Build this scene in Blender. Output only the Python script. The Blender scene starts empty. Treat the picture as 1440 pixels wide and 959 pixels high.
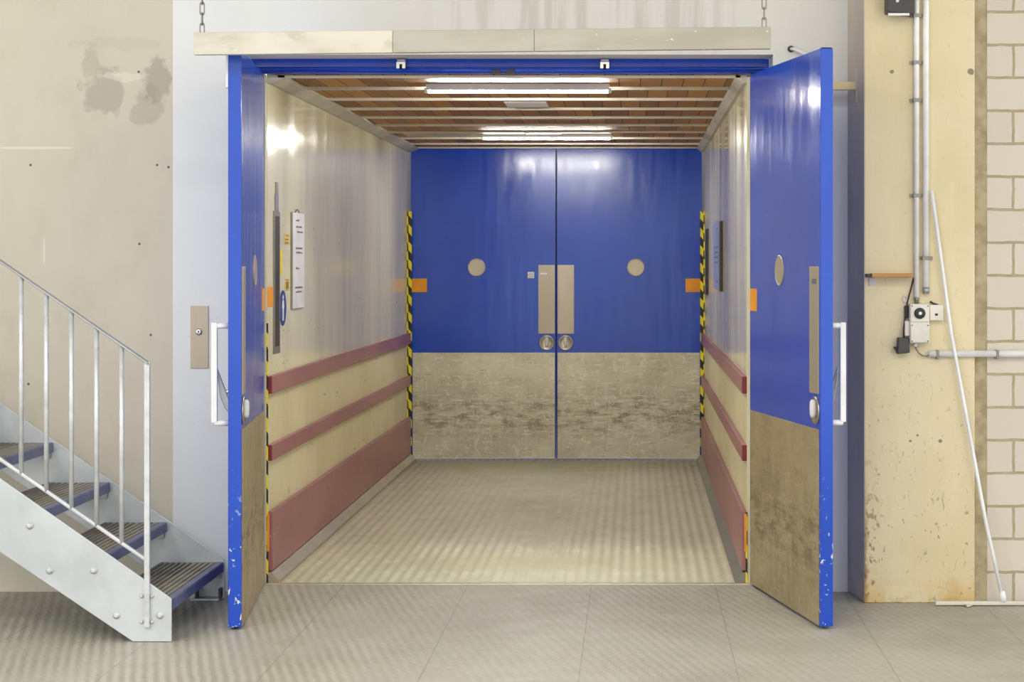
import bpy, bmesh, math, random
from mathutils import Vector, Matrix
random.seed(7)
C = bpy.context.scene.collection
SC = bpy.context.scene
U = 0.00345            # metres per pixel at the landing plane y = 0
F = 2690.0             # focal length in pixels of the 1440 px wide frame
D = F * U              # distance from the camera to the landing plane
EYE = 452 * U          # eye height
def K(Y): return (Y + D) / D
def X(px, Y=0.0): return (px - 893) * K(Y) * U
def Z(py, Y=0.0): return EYE + (370 - py) * K(Y) * U

# ------------------------------------------------------------------ materials
def lin(c):
    return tuple(((v/255)/12.92 if v/255 <= .04045 else ((v/255+.055)/1.055)**2.4) for v in c) + (1,)

class NT:
    def __init__(s, name):
        s.m = bpy.data.materials.new(name); s.m.use_nodes = True
        s.t = s.m.node_tree; s.n = s.t.nodes
        s.b = s.n['Principled BSDF']
        s.co = s.n.new('ShaderNodeTexCoord')
    def link(s, a, b): s.t.links.new(a, b)
    def setin(s, sock, v):
        if hasattr(v, 'is_linked') or isinstance(v, bpy.types.NodeSocket): s.link(v, sock)
        else: sock.default_value = v
    def mapped(s, scale=(1,1,1), loc=(0,0,0), rot=(0,0,0)):
        mp = s.n.new('ShaderNodeMapping'); s.link(s.co.outputs['Object'], mp.inputs[0])
        mp.inputs['Scale'].default_value = scale; mp.inputs['Location'].default_value = loc; mp.inputs['Rotation'].default_value = rot
        return mp.outputs[0]
    def noise(s, scale, detail=4, stretch=(1,1,1), rough=.55, loc=(0,0,0), dist=0):
        nz = s.n.new('ShaderNodeTexNoise'); s.link(s.mapped(stretch, loc), nz.inputs['Vector'])
        nz.inputs['Scale'].default_value = scale; nz.inputs['Detail'].default_value = detail
        nz.inputs['Roughness'].default_value = rough; nz.inputs['Distortion'].default_value = dist
        return nz.outputs[0]
    def ramp(s, v, lo, hi, a=0.0, b=1.0, smooth=True):
        r = s.n.new('ShaderNodeMapRange'); r.interpolation_type = 'SMOOTHSTEP' if smooth else 'LINEAR'
        s.setin(r.inputs['Value'], v)
        r.inputs['From Min'].default_value = lo; r.inputs['From Max'].default_value = hi
        r.inputs['To Min'].default_value = a; r.inputs['To Max'].default_value = b
        return r.outputs[0]
    def math(s, op, a, b=0.0):
        m = s.n.new('ShaderNodeMath'); m.operation = op
        s.setin(m.inputs[0], a); s.setin(m.inputs[1], b)
        return m.outputs[0]
    def mix(s, fac, a, b):
        m = s.n.new('ShaderNodeMix'); m.data_type = 'RGBA'
        s.setin(m.inputs['Factor'], fac)
        s.setin(m.inputs[6], a); s.setin(m.inputs[7], b)
        return m.outputs[2]
    def xyz(s):
        q = s.n.new('ShaderNodeSeparateXYZ'); s.link(s.co.outputs['Object'], q.inputs[0]); return q.outputs
    def bump(s, h, strength=.3, dist=.01):
        b = s.n.new('ShaderNodeBump'); b.inputs['Strength'].default_value = strength; b.inputs['Distance'].default_value = dist
        s.setin(b.inputs['Height'], h)
        if s.b.inputs['Normal'].is_linked:
            s.link(s.b.inputs['Normal'].links[0].from_socket, b.inputs['Normal'])
        s.link(b.outputs[0], s.b.inputs['Normal'])
    def fin(s, col, rough=.6, metal=0.0, spec=.5):
        s.setin(s.b.inputs['Base Color'], col); s.setin(s.b.inputs['Roughness'], rough)
        s.setin(s.b.inputs['Metallic'], metal); s.b.inputs['Specular IOR Level'].default_value = spec
        return s.m

def plain(name, c, rough=.5, metal=0.0, c2=None, scale=6, bump=0.0, stretch=(1,1,1), spec=.5):
    t = NT(name)
    col = lin(c)
    if c2 is None: c2 = tuple(max(0, v*.93) for v in c)
    f = t.noise(scale, 5, stretch)
    col = t.mix(t.ramp(f, .35, .68), lin(c), lin(c2))
    if bump: t.bump(t.noise(scale*8, 4, stretch), bump, .004)
    return t.fin(col, rough, metal, spec)

def blob(t, pos, cx, cz, rx, rz, amp=.5, scale=9, soft=.25):
    """an irregular stain on a wall facing the hall"""
    dx = t.math('MULTIPLY', t.math('SUBTRACT', pos[0], cx), 1/rx)
    dz = t.math('MULTIPLY', t.math('SUBTRACT', pos[2], cz), 1/rz)
    d = t.math('SQRT', t.math('ADD', t.math('MULTIPLY', dx, dx), t.math('MULTIPLY', dz, dz)))
    d = t.math('ADD', d, t.math('MULTIPLY', t.math('SUBTRACT', t.noise(scale, 5, loc=(cx*3, 0, cz*5)), .5), amp*2.2))
    return t.ramp(d, .75, .75+soft, 1.0, 0.0)

M = {}
def build_materials():
    # bare concrete with water stains
    t = NT('stained_concrete'); p = t.xyz()
    c = t.mix(t.ramp(t.noise(1.3, 6), .35, .7), lin((211,203,188)), lin((204,198,184)))
    c = t.mix(t.ramp(t.noise(7, 6, (1,1,.6)), .45, .75, 0, .35), c, lin((190,182,166)))
    for (px, py, rx, ry, a) in ((148,128,30,30,.5),(128,85,14,22,.35),(222,118,20,32,.6),(206,150,20,26,.4),(170,60,60,8,.12)):
        st = blob(t, p, X(px,-.2), Z(py,-.2), rx*U, ry*U, .95, 13, .4)
        c = t.mix(t.math('MULTIPLY', st, a), c, lin((158,150,138)))
    for (px, py, rx, ry, am, al) in ((50,208,60,2.2,.12,.55),(176,108,28,7,.8,.4),(62,352,1.3,24,.12,.5)):
        st = blob(t, p, X(px,-.2), Z(py,-.2), rx*U, ry*U, am, 14)
        c = t.mix(t.math('MULTIPLY', st, al), c, lin((232,228,216)))
    for (px, py) in ((43,232),(195,101),(221,232),(196,343),(212,471),(237,235),(40,540)):
        st = blob(t, p, X(px,-.2), Z(py,-.2), 1.9*U, 1.9*U, 0.05)
        c = t.mix(t.math('MULTIPLY', st, .85), c, lin((60,55,50)))
    low = t.math('MULTIPLY', t.ramp(t.math('ADD', p[2], t.math('MULTIPLY', t.noise(14,5), .1)), .05, .16, 1, 0), .4)
    c = t.mix(low, c, lin((226,216,196)))
    t.bump(t.noise(60, 5), .25, .004)
    M['concrete'] = t.fin(c, .85, 0, .3)
    # white painted concrete, marked above the opening
    t = NT('white_painted_concrete'); p = t.xyz()
    c = t.mix(t.ramp(t.noise(1.1, 5), .35, .7), lin((230,231,234)), lin((224,226,230)))
    # bare grey brushed out area above the opening
    up = t.math('MULTIPLY', t.ramp(t.math('ADD', p[2], t.math('MULTIPLY', t.noise(3,5), .1)), 2.36, 2.62), t.ramp(p[0], -1.7, -1.1))
    c = t.mix(t.math('MULTIPLY', up, .55), c, lin((204,198,186)))
    st = t.math('MULTIPLY', t.ramp(t.noise(5, 6, (3.5,1,.25)), .46, .66), t.math('MULTIPLY', t.ramp(p[0], -1.15, -.6), t.ramp(p[0], .25, .62, 1, 0)))
    st = t.math('MULTIPLY', st, t.ramp(p[2], 2.5, 2.65))
    c = t.mix(t.math('MULTIPLY', st, .32), c, lin((160,148,130)))
    c = t.mix(t.ramp(t.noise(42, 3, (1,1,.5)), .72, .76, 0, .25), c, lin((150,145,140)))
    t.bump(t.noise(50, 5), .18, .004)
    M['white'] = t.fin(c, .75, 0, .35)
    # yellowed column paint, chipped and rusty
    t = NT('yellowed_column_paint'); p = t.xyz()
    c = t.mix(t.ramp(t.noise(1.8, 5), .35, .7), lin((218,204,170)), lin((209,194,156)))
    c = t.mix(t.ramp(t.noise(6, 5, (3,1,.5)), .5, .75, 0, .45), c, lin((222,206,176)))
    lowm = t.ramp(p[2], .25, 1.5, .75, .12)
    ding = t.math('MULTIPLY', t.ramp(t.noise(50, 4, (1,1,.7)), .655, .69), lowm)
    c = t.mix(t.math('MULTIPLY', ding, .75), c, lin((120,98,70)))
    scr = t.math('MULTIPLY', t.ramp(t.noise(24, 4, (2.0,1,.5), dist=1.2), .65, .68), lowm)
    c = t.mix(t.math('MULTIPLY', scr, .55), c, lin((110,95,78)))
    rs = t.math('MULTIPLY', t.ramp(t.math('ADD', p[2], t.math('MULTIPLY', t.noise(9,5), .22)), .1, .34, 1, 0), t.ramp(t.noise(11,5), .48, .62))
    c = t.mix(t.math('MULTIPLY', rs, .5), c, lin((186,146,84)))
    edge = t.math('MULTIPLY', t.ramp(t.math('ADD', p[0], t.math('MULTIPLY', t.noise(24,4), .05)), X(1215,-.5)+.028, X(1215,-.5)+.05, 1, 0), t.ramp(p[2], .1, .75, 1, 0))
    c = t.mix(t.math('MULTIPLY', edge, .75), c, lin((128,88,54)))
    spk = t.math('MULTIPLY', t.ramp(t.noise(40, 5, (1,1,.6)), .57, .63), t.math('MULTIPLY', t.ramp(p[0], X(1235,-.5), X(1238,-.5), 1, 0), t.ramp(p[2], .15, .9, 1, 0)))
    c = t.mix(t.math('MULTIPLY', spk, .7), c, lin((104,66,40)))
    yl = t.math('MULTIPLY', t.ramp(p[2], .0, .16, 1, 0), t.ramp(t.noise(5, 4), .42, .55))
    c = t.mix(t.math('MULTIPLY', yl, .5), c, lin((206,164,78)))
    for (px, py, r) in ((1254,101,3.2),(1365,101,5),(1290,612,2),(1322,620,3),(1280,620,2.2)):
        s_ = blob(t, p, X(px,-.5), Z(py,-.5), r*U, r*U*.9, .35, 30)
        c = t.mix(t.math('MULTIPLY', s_, .8), c, lin((112,96,70)))
    s_ = blob(t, p, X(1376,-.5), Z(190,-.5), 5*U, 62*U, .8, 18)
    c = t.mix(t.math('MULTIPLY', s_, .75), c, lin((150,132,98)))
    t.bump(t.noise(45, 5), .2, .004); t.bump(t.math('SUBTRACT', 1.0, ding), .4, .004)
    M['column'] = t.fin(c, .6, 0, .4)
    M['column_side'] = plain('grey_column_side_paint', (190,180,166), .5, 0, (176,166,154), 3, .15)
    # pale sand-lime blocks
    t = NT('sand_lime_blocks')
    cb = t.n.new('ShaderNodeCombineXYZ'); q = t.xyz(); wob = t.math('MULTIPLY', t.math('SUBTRACT', t.noise(13,3), .5), .012)
    t.link(t.math('ADD', t.math('SUBTRACT', q[0], X(1426,-.49)-.0035+.131), wob), cb.inputs[0]); t.link(t.math('ADD', t.math('ADD', q[2], .0115), wob), cb.inputs[1])
    br = t.n.new('ShaderNodeTexBrick'); t.link(cb.outputs[0], br.inputs['Vector'])
    br.offset = .5; br.squash = 1; br.inputs['Scale'].default_value = 1
    br.inputs['Brick Width'].default_value = .262; br.inputs['Row Height'].default_value = .1514
    br.inputs['Mortar Size'].default_value = .0065; br.inputs['Mortar Smooth'].default_value = .15; br.inputs['Bias'].default_value = 0
    br.inputs['Color1'].default_value = lin((206,197,184)); br.inputs['Color2'].default_value = lin((200,191,178)); br.inputs['Mortar'].default_value = lin((164,150,122))
    c = t.mix(t.ramp(t.noise(12,5), .4, .7, 0, .25), br.outputs['Color'], lin((204,192,176)))
    t.bump(t.math('SUBTRACT', 1.0, br.outputs['Fac']), .6, .006); t.bump(t.noise(70,4), .15, .003)
    M['blocks'] = t.fin(c, .85, 0, .3)
    M['mortar'] = plain('rough_mortar', (176,162,132), .9, 0, (150,136,106), 14, .6)
    # landing floor of tread plates
    t = NT('tread_plate_floor'); q = t.xyz()
    c = t.mix(t.ramp(t.noise(.9, 6), .35, .68), lin((170,166,152)), lin((155,150,136)))
    c = t.mix(t.ramp(t.noise(5, 6, (1,.6,1)), .45, .7, 0, .4), c, lin((176,170,160)))
    c = t.mix(t.ramp(t.noise(22, 5), .6, .72, 0, .35), c, lin((138,128,114)))
    def wave(rot, sc, ph=0):
        a = t.math('ADD', t.math('MULTIPLY', q[0], math.cos(rot)*sc), t.math('MULTIPLY', q[1], math.sin(rot)*sc))
        return t.math('SINE', a)
    chk = t.n.new('ShaderNodeTexChecker'); chk.inputs['Scale'].default_value = 26; t.link(t.mapped(rot=(0,0,.785)), chk.inputs['Vector'])
    w1 = t.ramp(wave(.785, 330), .1, .8); w2 = t.ramp(wave(-.785, 330), .1, .8)
    h = t.math('ADD', t.math('MULTIPLY', w1, chk.outputs['Fac']), t.math('MULTIPLY', w2, t.math('SUBTRACT', 1.0, chk.outputs['Fac'])))
    c = t.mix(t.math('MULTIPLY', h, .28), c, lin((196,190,180)))
    sw = t.math('ADD', t.math('ADD', t.math('MULTIPLY', q[0], math.cos(.25)*150), t.math('MULTIPLY', q[1], math.sin(.25)*150)), t.math('MULTIPLY', t.noise(5, 3), 3.0))
    sw = t.math('SINE', sw)
    fade = t.math('MULTIPLY', t.ramp(q[0], -1.9, -.4, 1, .28), t.ramp(t.noise(2.2, 4, (1,.5,1)), .36, .6, .25, 1))
    c = t.mix(t.math('MULTIPLY', t.math('MULTIPLY', t.ramp(sw, -.2, .9), fade), .34), c, lin((128,121,106)))
    c = t.mix(t.math('MULTIPLY', t.math('MULTIPLY', t.ramp(sw, -.9, 0, 1, 0), fade), .3), c, lin((200,196,184)))
    t.bump(sw, .12, .004)
    fx = t.math('FRACT', t.math('ADD', t.math('MULTIPLY', t.math('SUBTRACT', q[0], .39), 1/.6), 100.5))
    seam = t.ramp(t.math('ABSOLUTE', t.math('SUBTRACT', fx, .5)), .003, .0075, 1, 0)
    c = t.mix(t.math('MULTIPLY', seam, .3), c, lin((104,97,88)))
    t.bump(h, .5, .002); t.bump(t.math('SUBTRACT', 1.0, seam), .25, .003)
    M['floor'] = t.fin(c, t.ramp(t.noise(6,5), .35, .7, .42, .62), 0, .45)
    # car floor, worn ribbed metal
    t = NT('worn_ribbed_metal'); q = t.xyz()
    c = t.mix(t.ramp(t.noise(1.2, 6, (1,.5,1)), .35, .68), lin((198,193,168)), lin((182,177,152)))
    c = t.mix(t.ramp(t.noise(9, 6, (1.8,.6,1)), .48, .7, 0, .5), c, lin((210,202,186)))
    c = t.mix(t.ramp(t.noise(34, 4, (.8,1.2,1)), .72, .77, 0, .4), c, lin((112,102,88)))
    c = t.mix(t.ramp(t.noise(40, 3, (.3,3,1)), .70, .73, 0, .6), c, lin((222,214,200)))
    t.bump(t.noise(80,4), .2, .002)
    M['ribbed'] = t.fin(c, t.ramp(t.noise(5,5), .3, .7, .40, .58), .05, .4)
    # blue enamel
    def blue(name, hi, c1, c2, sp):
        t = NT(name); q = t.xyz()
        c = t.mix(t.ramp(t.noise(1.5, 5), .35, .7), lin(c1), lin(c2))
        c = t.mix(t.ramp(t.noise(34, 3, (.25,.25,2.5)), .715, .74, 0, .4), c, lin((110,130,210)))
        chip = t.math('MULTIPLY', t.ramp(t.noise(44, 5, (1,1,.7)), .615, .64), t.ramp(q[2], .15, .75, hi, 0))
        c = t.mix(t.math('MULTIPLY', chip, .95), c, lin((214,214,216)))
        t.bump(t.noise(1.6, 3, (3,3,.5)), .18, .02)
        t.bump(t.noise(160, 2), .06, .002)
        r = t.ramp(t.noise(4, 4, (5,5,.3)), .3, .7, .12, .22)
        return t.fin(c, r, 0, sp)
    M['blue'] = blue('blue_enamel', .0, (26,70,186), (22,62,174), .45)
    M['blue_worn'] = blue('blue_enamel_chipped', 1.0, (26,74,188), (22,68,178), .5)
    # scuffed kick plates; front-leaf copy has shade and reflection put into its colour
    for kn, kd in (('kick', (1,1,1)), ('kick_shaded', (.82,.77,.68))):
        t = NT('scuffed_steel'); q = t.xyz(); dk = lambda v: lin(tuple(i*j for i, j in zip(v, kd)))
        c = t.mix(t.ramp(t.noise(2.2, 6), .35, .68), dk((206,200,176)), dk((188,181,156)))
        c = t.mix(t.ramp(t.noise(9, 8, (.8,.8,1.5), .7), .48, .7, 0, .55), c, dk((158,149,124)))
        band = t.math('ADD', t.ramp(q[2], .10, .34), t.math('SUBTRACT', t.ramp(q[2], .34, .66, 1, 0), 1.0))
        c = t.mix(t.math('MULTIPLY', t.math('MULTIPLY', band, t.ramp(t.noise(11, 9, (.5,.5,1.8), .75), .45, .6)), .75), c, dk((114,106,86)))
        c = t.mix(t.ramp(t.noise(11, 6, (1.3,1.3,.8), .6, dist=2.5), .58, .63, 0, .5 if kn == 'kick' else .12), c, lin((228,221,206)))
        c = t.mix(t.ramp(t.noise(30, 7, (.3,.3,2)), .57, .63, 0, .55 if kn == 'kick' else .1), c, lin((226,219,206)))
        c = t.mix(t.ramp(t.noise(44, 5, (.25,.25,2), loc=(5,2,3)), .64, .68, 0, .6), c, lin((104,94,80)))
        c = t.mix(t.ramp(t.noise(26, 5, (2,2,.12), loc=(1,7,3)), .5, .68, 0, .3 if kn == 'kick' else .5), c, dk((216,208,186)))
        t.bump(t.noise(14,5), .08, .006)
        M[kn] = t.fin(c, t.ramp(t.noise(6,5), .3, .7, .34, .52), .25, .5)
    M['plate'] = plain('brushed_plate', (186,174,156), .38, .4, (174,162,144), 3, .05, (1,1,.15))
    # car walls
    t = NT('glossy_beige_wall_panel'); q = t.xyz()
    c = t.mix(t.ramp(t.noise(1.6, 5, (1,1,.35)), .35, .68), lin((230,223,190)), lin((216,209,176)))
    c = t.mix(t.ramp(t.noise(2.5, 3, (1,1.2,.3)), .46, .7, 0, .35), c, lin((188,180,160)))
    mk = t.math('MULTIPLY', t.ramp(t.noise(18, 3, (1,.6,2.4)), .69, .71), t.ramp(q[2], 1.0, 2.2, 1, .4))
    c = t.mix(t.math('MULTIPLY', mk, .7), c, lin((88,82,72)))
    fy = t.math('FRACT', t.math('ADD', t.math('MULTIPLY', q[1], 1/.98), 50.35))
    seam = t.ramp(t.math('ABSOLUTE', t.math('SUBTRACT', fy, .5)), .002, .005, 1, 0)
    c = t.mix(t.math('MULTIPLY', seam, .35), c, lin((226,222,206)))
    t.bump(t.noise(1.2, 2, (1,3,.12)), .05, .03)
    M['wall_up'] = t.fin(c, t.ramp(t.noise(2.0, 1, (1,2,.2)), .3, .7, .10, .20), .0, .28)
    t = NT('cream_wall_panel'); q = t.xyz()
    c = t.mix(t.ramp(t.noise(1.6, 5), .35, .68), lin((220,210,174)), lin((208,197,158)))
    c = t.mix(t.ramp(t.noise(16, 4, (1,.5,2)), .68, .71, 0, .7), c, lin((110,96,72)))
    c = t.mix(t.ramp(t.noise(9, 5, (1,1.5,.4)), .55, .72, 0, .35), c, lin((190,178,140)))
    M['wall_low'] = t.fin(c, .42, 0, .5)
    t = NT('maroon_bumper_paint')
    c = t.mix(t.ramp(t.noise(2.0, 5, (1,.5,1)), .35, .68), lin((160,108,108)), lin((146,94,98)))
    c = t.mix(t.ramp(t.noise(22, 4, (1,.4,2)), .64, .69, 0, .6), c, lin((184,142,138)))
    c = t.mix(t.ramp(t.noise(30, 4, (1,.4,2), loc=(3,3,3)), .68, .71, 0, .6), c, lin((86,50,52)))
    M['maroon'] = t.fin(c, .36, 0, .5)
    M['red'] = plain('dark_red_end_grain', (128,34,44), .5)
    # hazard stripes (chevrons folded round the corner)
    t = NT('yellow_black_hazard_tape'); q = t.xyz()
    s_ = t.math('ADD', q[2], t.math('MULTIPLY', t.math('ADD', q[0], q[1]), 1.15))
    f = t.ramp(t.math('FRACT', t.math('ADD', t.math('MULTIPLY', s_, 1/.138), 20.0)), .49, .51)
    c = t.mix(f, lin((28,26,24)), lin((236,220,20)))
    c = t.mix(t.ramp(t.noise(40,4), .68, .72, 0, .5), c, lin((120,110,80)))
    M['hazard'] = t.fin(c, .45)
    # ceiling boards
    t = NT('brown_ceiling_boards'); q = t.xyz()
    cb = t.n.new('ShaderNodeCombineXYZ'); t.link(t.math('ADD', q[0], 10.0), cb.inputs[0]); t.link(t.math('ADD', q[1], 6.6-.0), cb.inputs[1])
    br = t.n.new('ShaderNodeTexBrick'); t.link(cb.outputs[0], br.inputs['Vector']); br.offset = 0.37; br.inputs['Scale'].default_value = 1
    br.inputs['Brick Width'].default_value = .108; br.inputs['Row Height'].default_value = .66
    br.inputs['Mortar Size'].default_value = .003; br.inputs['Mortar Smooth'].default_value = 0; br.inputs['Bias'].default_value = 0
    br.inputs['Color1'].default_value = lin((178,130,68)); br.inputs['Color2'].default_value = lin((132,90,48)); br.inputs['Mortar'].default_value = lin((40,26,14))
    c = t.mix(t.ramp(t.noise(24, 5, (1,.25,1)), .4, .7, 0, .4), br.outputs['Color'], lin((150,104,58)))
    M['boards'] = t.fin(c, .6, 0, .4)
    M['batten'] = plain('pale_metal_batten', (206,196,180), .4, .2)
    M['cornice'] = plain('greyed_cornice_paint', (196,190,174), .5)
    M['offwhite'] = plain('off_white_plate', (208,204,206), .45)
    M['palepanel'] = plain('pale_ceiling_panel', (196,182,154), .5)
    M['lamp_white'] = plain('white_lamp_housing', (226,224,226), .35)
    t = NT('lit_fluorescent_tube'); t.b.inputs['Emission Color'].default_value = (1,.99,.93,1); t.b.inputs['Emission Strength'].default_value = 285.0
    M['tube'] = t.fin((.9,.9,.9,1), .4)
    M['dark'] = plain('black_plastic', (36,34,34), .5)
    M['darkgrey'] = plain('dark_grey_plastic', (66,62,62), .5)
    M['slot'] = plain('dark_slot', (70,64,56), .45, .3, (52,48,42), 5, 0, (1,1,.3))
    M['greyframe'] = plain('grey_metal_frame', (138,134,124), .4, .4)
    M['conduit_grey'] = plain('grey_violet_conduit', (128,120,140), .45)
    M['signwhite'] = plain('white_sign_board', (230,230,236), .4)
    M['ink'] = plain('dark_sign_ink', (104,104,116), .6)
    M['yellow'] = plain('yellow_sticker', (226,204,36), .5)
    M['paleyellow'] = plain('faded_yellow_sticker', (206,192,104), .5)
    M['stickerbrown'] = plain('brown_sticker_print', (150,116,56), .5)
    M['orange'] = plain('orange_sticker', (238,156,24), .45)
    M['signblue'] = plain('blue_sign', (40,66,140), .4)
    M['lilac'] = plain('lilac_notice_board', (150,158,214), .6, spec=.2)
    M['chrome'] = plain('polished_steel', (206,204,200), .18, .9)
    M['dish'] = plain('steel_dish', (176,168,154), .3, .8)
    t = NT('galvanised_steel'); vr = t.n.new('ShaderNodeTexVoronoi'); vr.inputs['Scale'].default_value = 45; t.link(t.mapped(), vr.inputs['Vector'])
    c = t.mix(t.ramp(t.noise(2.4, 6), .35, .68), lin((202,206,211)), lin((182,187,192)))
    c = t.mix(t.ramp(t.noise(7,5), .5, .72, 0, .3), c, lin((170,172,172)))
    M['galv'] = t.fin(c, t.ramp(t.noise(9,4), .3, .7, .32, .5), .35, .5)
    M['rail'] = plain('galvanised_rail', (206,208,212), .4, .3, (190,192,196), 20)
    M['handrail'] = plain('grey_handrail', (170,172,174), .42, .4)
    M['treadbase'] = plain('dark_grey_tread_base', (86,84,84), .6, .3)  # dark grey slab under the lighter ribs
    M['treadrib'] = plain('worn_tread_ribs', (158,150,132), .5, .3, (134,128,114), 6)
    M['nosing'] = plain('blue_grey_nosing', (128,132,156), .45, .4, (108,112,140), 5)
    M['rod_white'] = plain('white_painted_metal', (236,236,238), .35)
    M['lever'] = plain('grey_steel_lever', (170,174,178), .3, .6)
    for nm, ca, cb_ in (('beam', (214,208,196), (190,184,170)), ('beam2', (180,176,166), (164,159,146))):
        t = NT('white_painted_plank')
        c = t.mix(t.ramp(t.noise(3, 6, (.6,1,2)), .38, .66), lin(ca), lin(cb_))
        c = t.mix(t.ramp(t.noise(14, 6, (.5,1,1.4)), .56, .68, 0, .35), c, lin((168,160,142)))
        c = t.mix(t.ramp(t.noise(20, 4, (1,1,1.5), loc=(4,1,2)), .66, .70, 0, .6), c, lin((240,236,224)))
        t.bump(t.noise(9, 5, (.3,1,3)), .15, .004)
        M[nm] = t.fin(c, .5)
    M['chain'] = plain('steel_chain', (140,136,130), .4, .8)
    M['pipe'] = plain('white_conduit', (244,242,240), .3)
    M['boxgrey'] = plain('light_grey_box', (226,220,208), .45)
    M['wood'] = plain('orange_brown_wood', (204,150,84), .55, 0, (184,128,66), 6, 0, (.2,1,1))
    M['palebar'] = plain('cream_bar', (214,196,152), .5)
    M['sill'] = plain('bright_sill_edge', (206,196,172), .35, .6)
    M['jamb'] = plain('beige_grey_jamb', (186,180,164), .5)
    M['shaft'] = plain('shaft_concrete', (96,94,92), .9)
    M['hallceil'] = plain('hall_ceiling_paint', (214,212,206), .85)
build_materials()

# ------------------------------------------------------------------ mesh helpers
class MB:
    def __init__(s): s.v, s.f, s.mi, s.sm = [], [], [], []
    def add(s, vs, fs, m=0, smooth=False):
        o = len(s.v); s.v += [Vector(v) for v in vs]
        for f in fs: s.f.append([i+o for i in f]); s.mi.append(m); s.sm.append(smooth)
        return s
    def box(s, x0, x1, y0, y1, z0, z1, m=0):
        x0,x1 = min(x0,x1),max(x0,x1); y0,y1 = min(y0,y1),max(y0,y1); z0,z1 = min(z0,z1),max(z0,z1)
        return s.add([(x0,y0,z0),(x1,y0,z0),(x1,y1,z0),(x0,y1,z0),(x0,y0,z1),(x1,y0,z1),(x1,y1,z1),(x0,y1,z1)],
              [(3,2,1,0),(4,5,6,7),(0,1,5,4),(1,2,6,5),(2,3,7,6),(3,0,4,7)], m)
    def prism(s, pts, ext, m=0):
        """closed outline pts (3D), extruded by vector ext"""
        n = len(pts); e = Vector(ext); a = [Vector(p) for p in pts]
        nrm = Vector((0,0,0))
        for i in range(n): nrm += a[i].cross(a[(i+1)%n])
        if nrm.dot(e) > 0: a.reverse()
        return s.add(a+[p+e for p in a], [tuple(range(n)), tuple(range(2*n-1, n-1, -1))]+[(i, n+i, n+(i+1)%n, (i+1)%n) for i in range(n)], m)
    def lathe(s, prof, org, axis, n=32, m=0, smooth=True):
        """prof = [(radius, along)], closed with caps where radius > 0"""
        ax = Vector(axis).normalized(); org = Vector(org)
        u = ax.orthogonal().normalized(); w = ax.cross(u)
        vs, fs = [], []
        for r, h in prof:
            for k in range(n):
                a = 2*math.pi*k/n; vs.append(org + ax*h + (u*math.cos(a)+w*math.sin(a))*r)
        for i in range(len(prof)-1):
            for k in range(n):
                k2 = (k+1)%n; fs.append((i*n+k, i*n+k2, (i+1)*n+k2, (i+1)*n+k))
        s.add(vs, fs, m, smooth)
        o = len(s.v)-len(vs)
        s.f.append([o+k for k in reversed(range(n))]); s.mi.append(m); s.sm.append(False)
        s.f.append([o+(len(prof)-1)*n+k for k in range(n)]); s.mi.append(m); s.sm.append(False)
        return s
    def cyl(s, a, b, r, n=16, m=0):
        a, b = Vector(a), Vector(b); L = (b-a).length
        return s.lathe([(r,0),(r,L)], a, b-a, n, m)
    def tube(s, pts, r, n=12, m=0, closed=False):
        P = [Vector(p) for p in pts]; N = len(P); vs = []; fs = []
        up = None
        for i in range(N):
            if closed: d = (P[(i+1)%N]-P[i-1]).normalized()
            else: d = (P[min(i+1,N-1)]-P[max(i-1,0)]).normalized()
            if up is None: up = d.orthogonal().normalized()
            else:
                up = (up - d*up.dot(d)); up.normalize()
            w = d.cross(up)
            for k in range(n):
                a = 2*math.pi*k/n; vs.append(P[i]+(up*math.cos(a)+w*math.sin(a))*r)
        for i in range(N if closed else N-1):
            j = (i+1)%N
            for k in range(n):
                k2=(k+1)%n; fs.append((i*n+k, i*n+k2, j*n+k2, j*n+k))
        s.add(vs, fs, m, True)
        if not closed:
            o = len(s.v)-len(vs)
            s.f.append([o+k for k in reversed(range(n))]); s.mi.append(m); s.sm.append(False)
            s.f.append([o+(N-1)*n+k for k in range(n)]); s.mi.append(m); s.sm.append(False)
        return s

ORG = {}
def obj(name, mb, mats, parent=None, bevel=0.0, seg=2):
    """link one mesh object; world coordinates are re-based on the parent's own origin"""
    org = ORG.get(parent.name, Vector((0,0,0))) if parent else Vector((0,0,0))
    me = bpy.data.meshes.new(name)
    me.from_pydata([tuple(v-org) for v in mb.v], [], mb.f)
    if isinstance(mats, str): mats = [mats]
    for m in mats: me.materials.append(M[m])
    for p, i, sm in zip(me.polygons, mb.mi, mb.sm): p.material_index = i; p.use_smooth = sm
    me.validate(); me.update()
    o = bpy.data.objects.new(name, me); C.objects.link(o)
    if parent: o.parent = parent; ORG[o.name] = org
    if bevel:
        b = o.modifiers.new('Bevel', 'BEVEL'); b.width = bevel; b.segments = seg; b.limit_method = 'ANGLE'; b.angle_limit = .9
    return o
def thing(name, label, cat, loc=(0,0,0), rz=0.0, group=None, local=False):
    o = bpy.data.objects.new(name, None); C.objects.link(o); o.empty_display_size = .1
    o.location = loc; o.rotation_euler = (0,0,rz); o['label'] = label; o['category'] = cat
    if group: o['group'] = group
    ORG[o.name] = Vector((0,0,0)) if local else Vector(loc)
    return o
def tag(o, label, cat, group=None):
    o['label'] = label; o['category'] = cat
    if group: o['group'] = group
    return o
def struct(name, mb, mats, bevel=0.0):
    o = obj(name, mb, mats, None, bevel); o['kind'] = 'structure'; return o

# ------------------------------------------------------------------ setting
WY = -.2               # front face of the shaft wall
CY = -.505             # front face of the column
XL, XR = -520*U, 158*U # inner faces of the car walls
CEIL = EYE + 263*U     # car ceiling
CB = 5.86              # back of the car floor
HALL_X0, HALL_X1, HALL_Y0, HALL_Z = -7.5, 5.5, -15.0, 4.3

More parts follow.
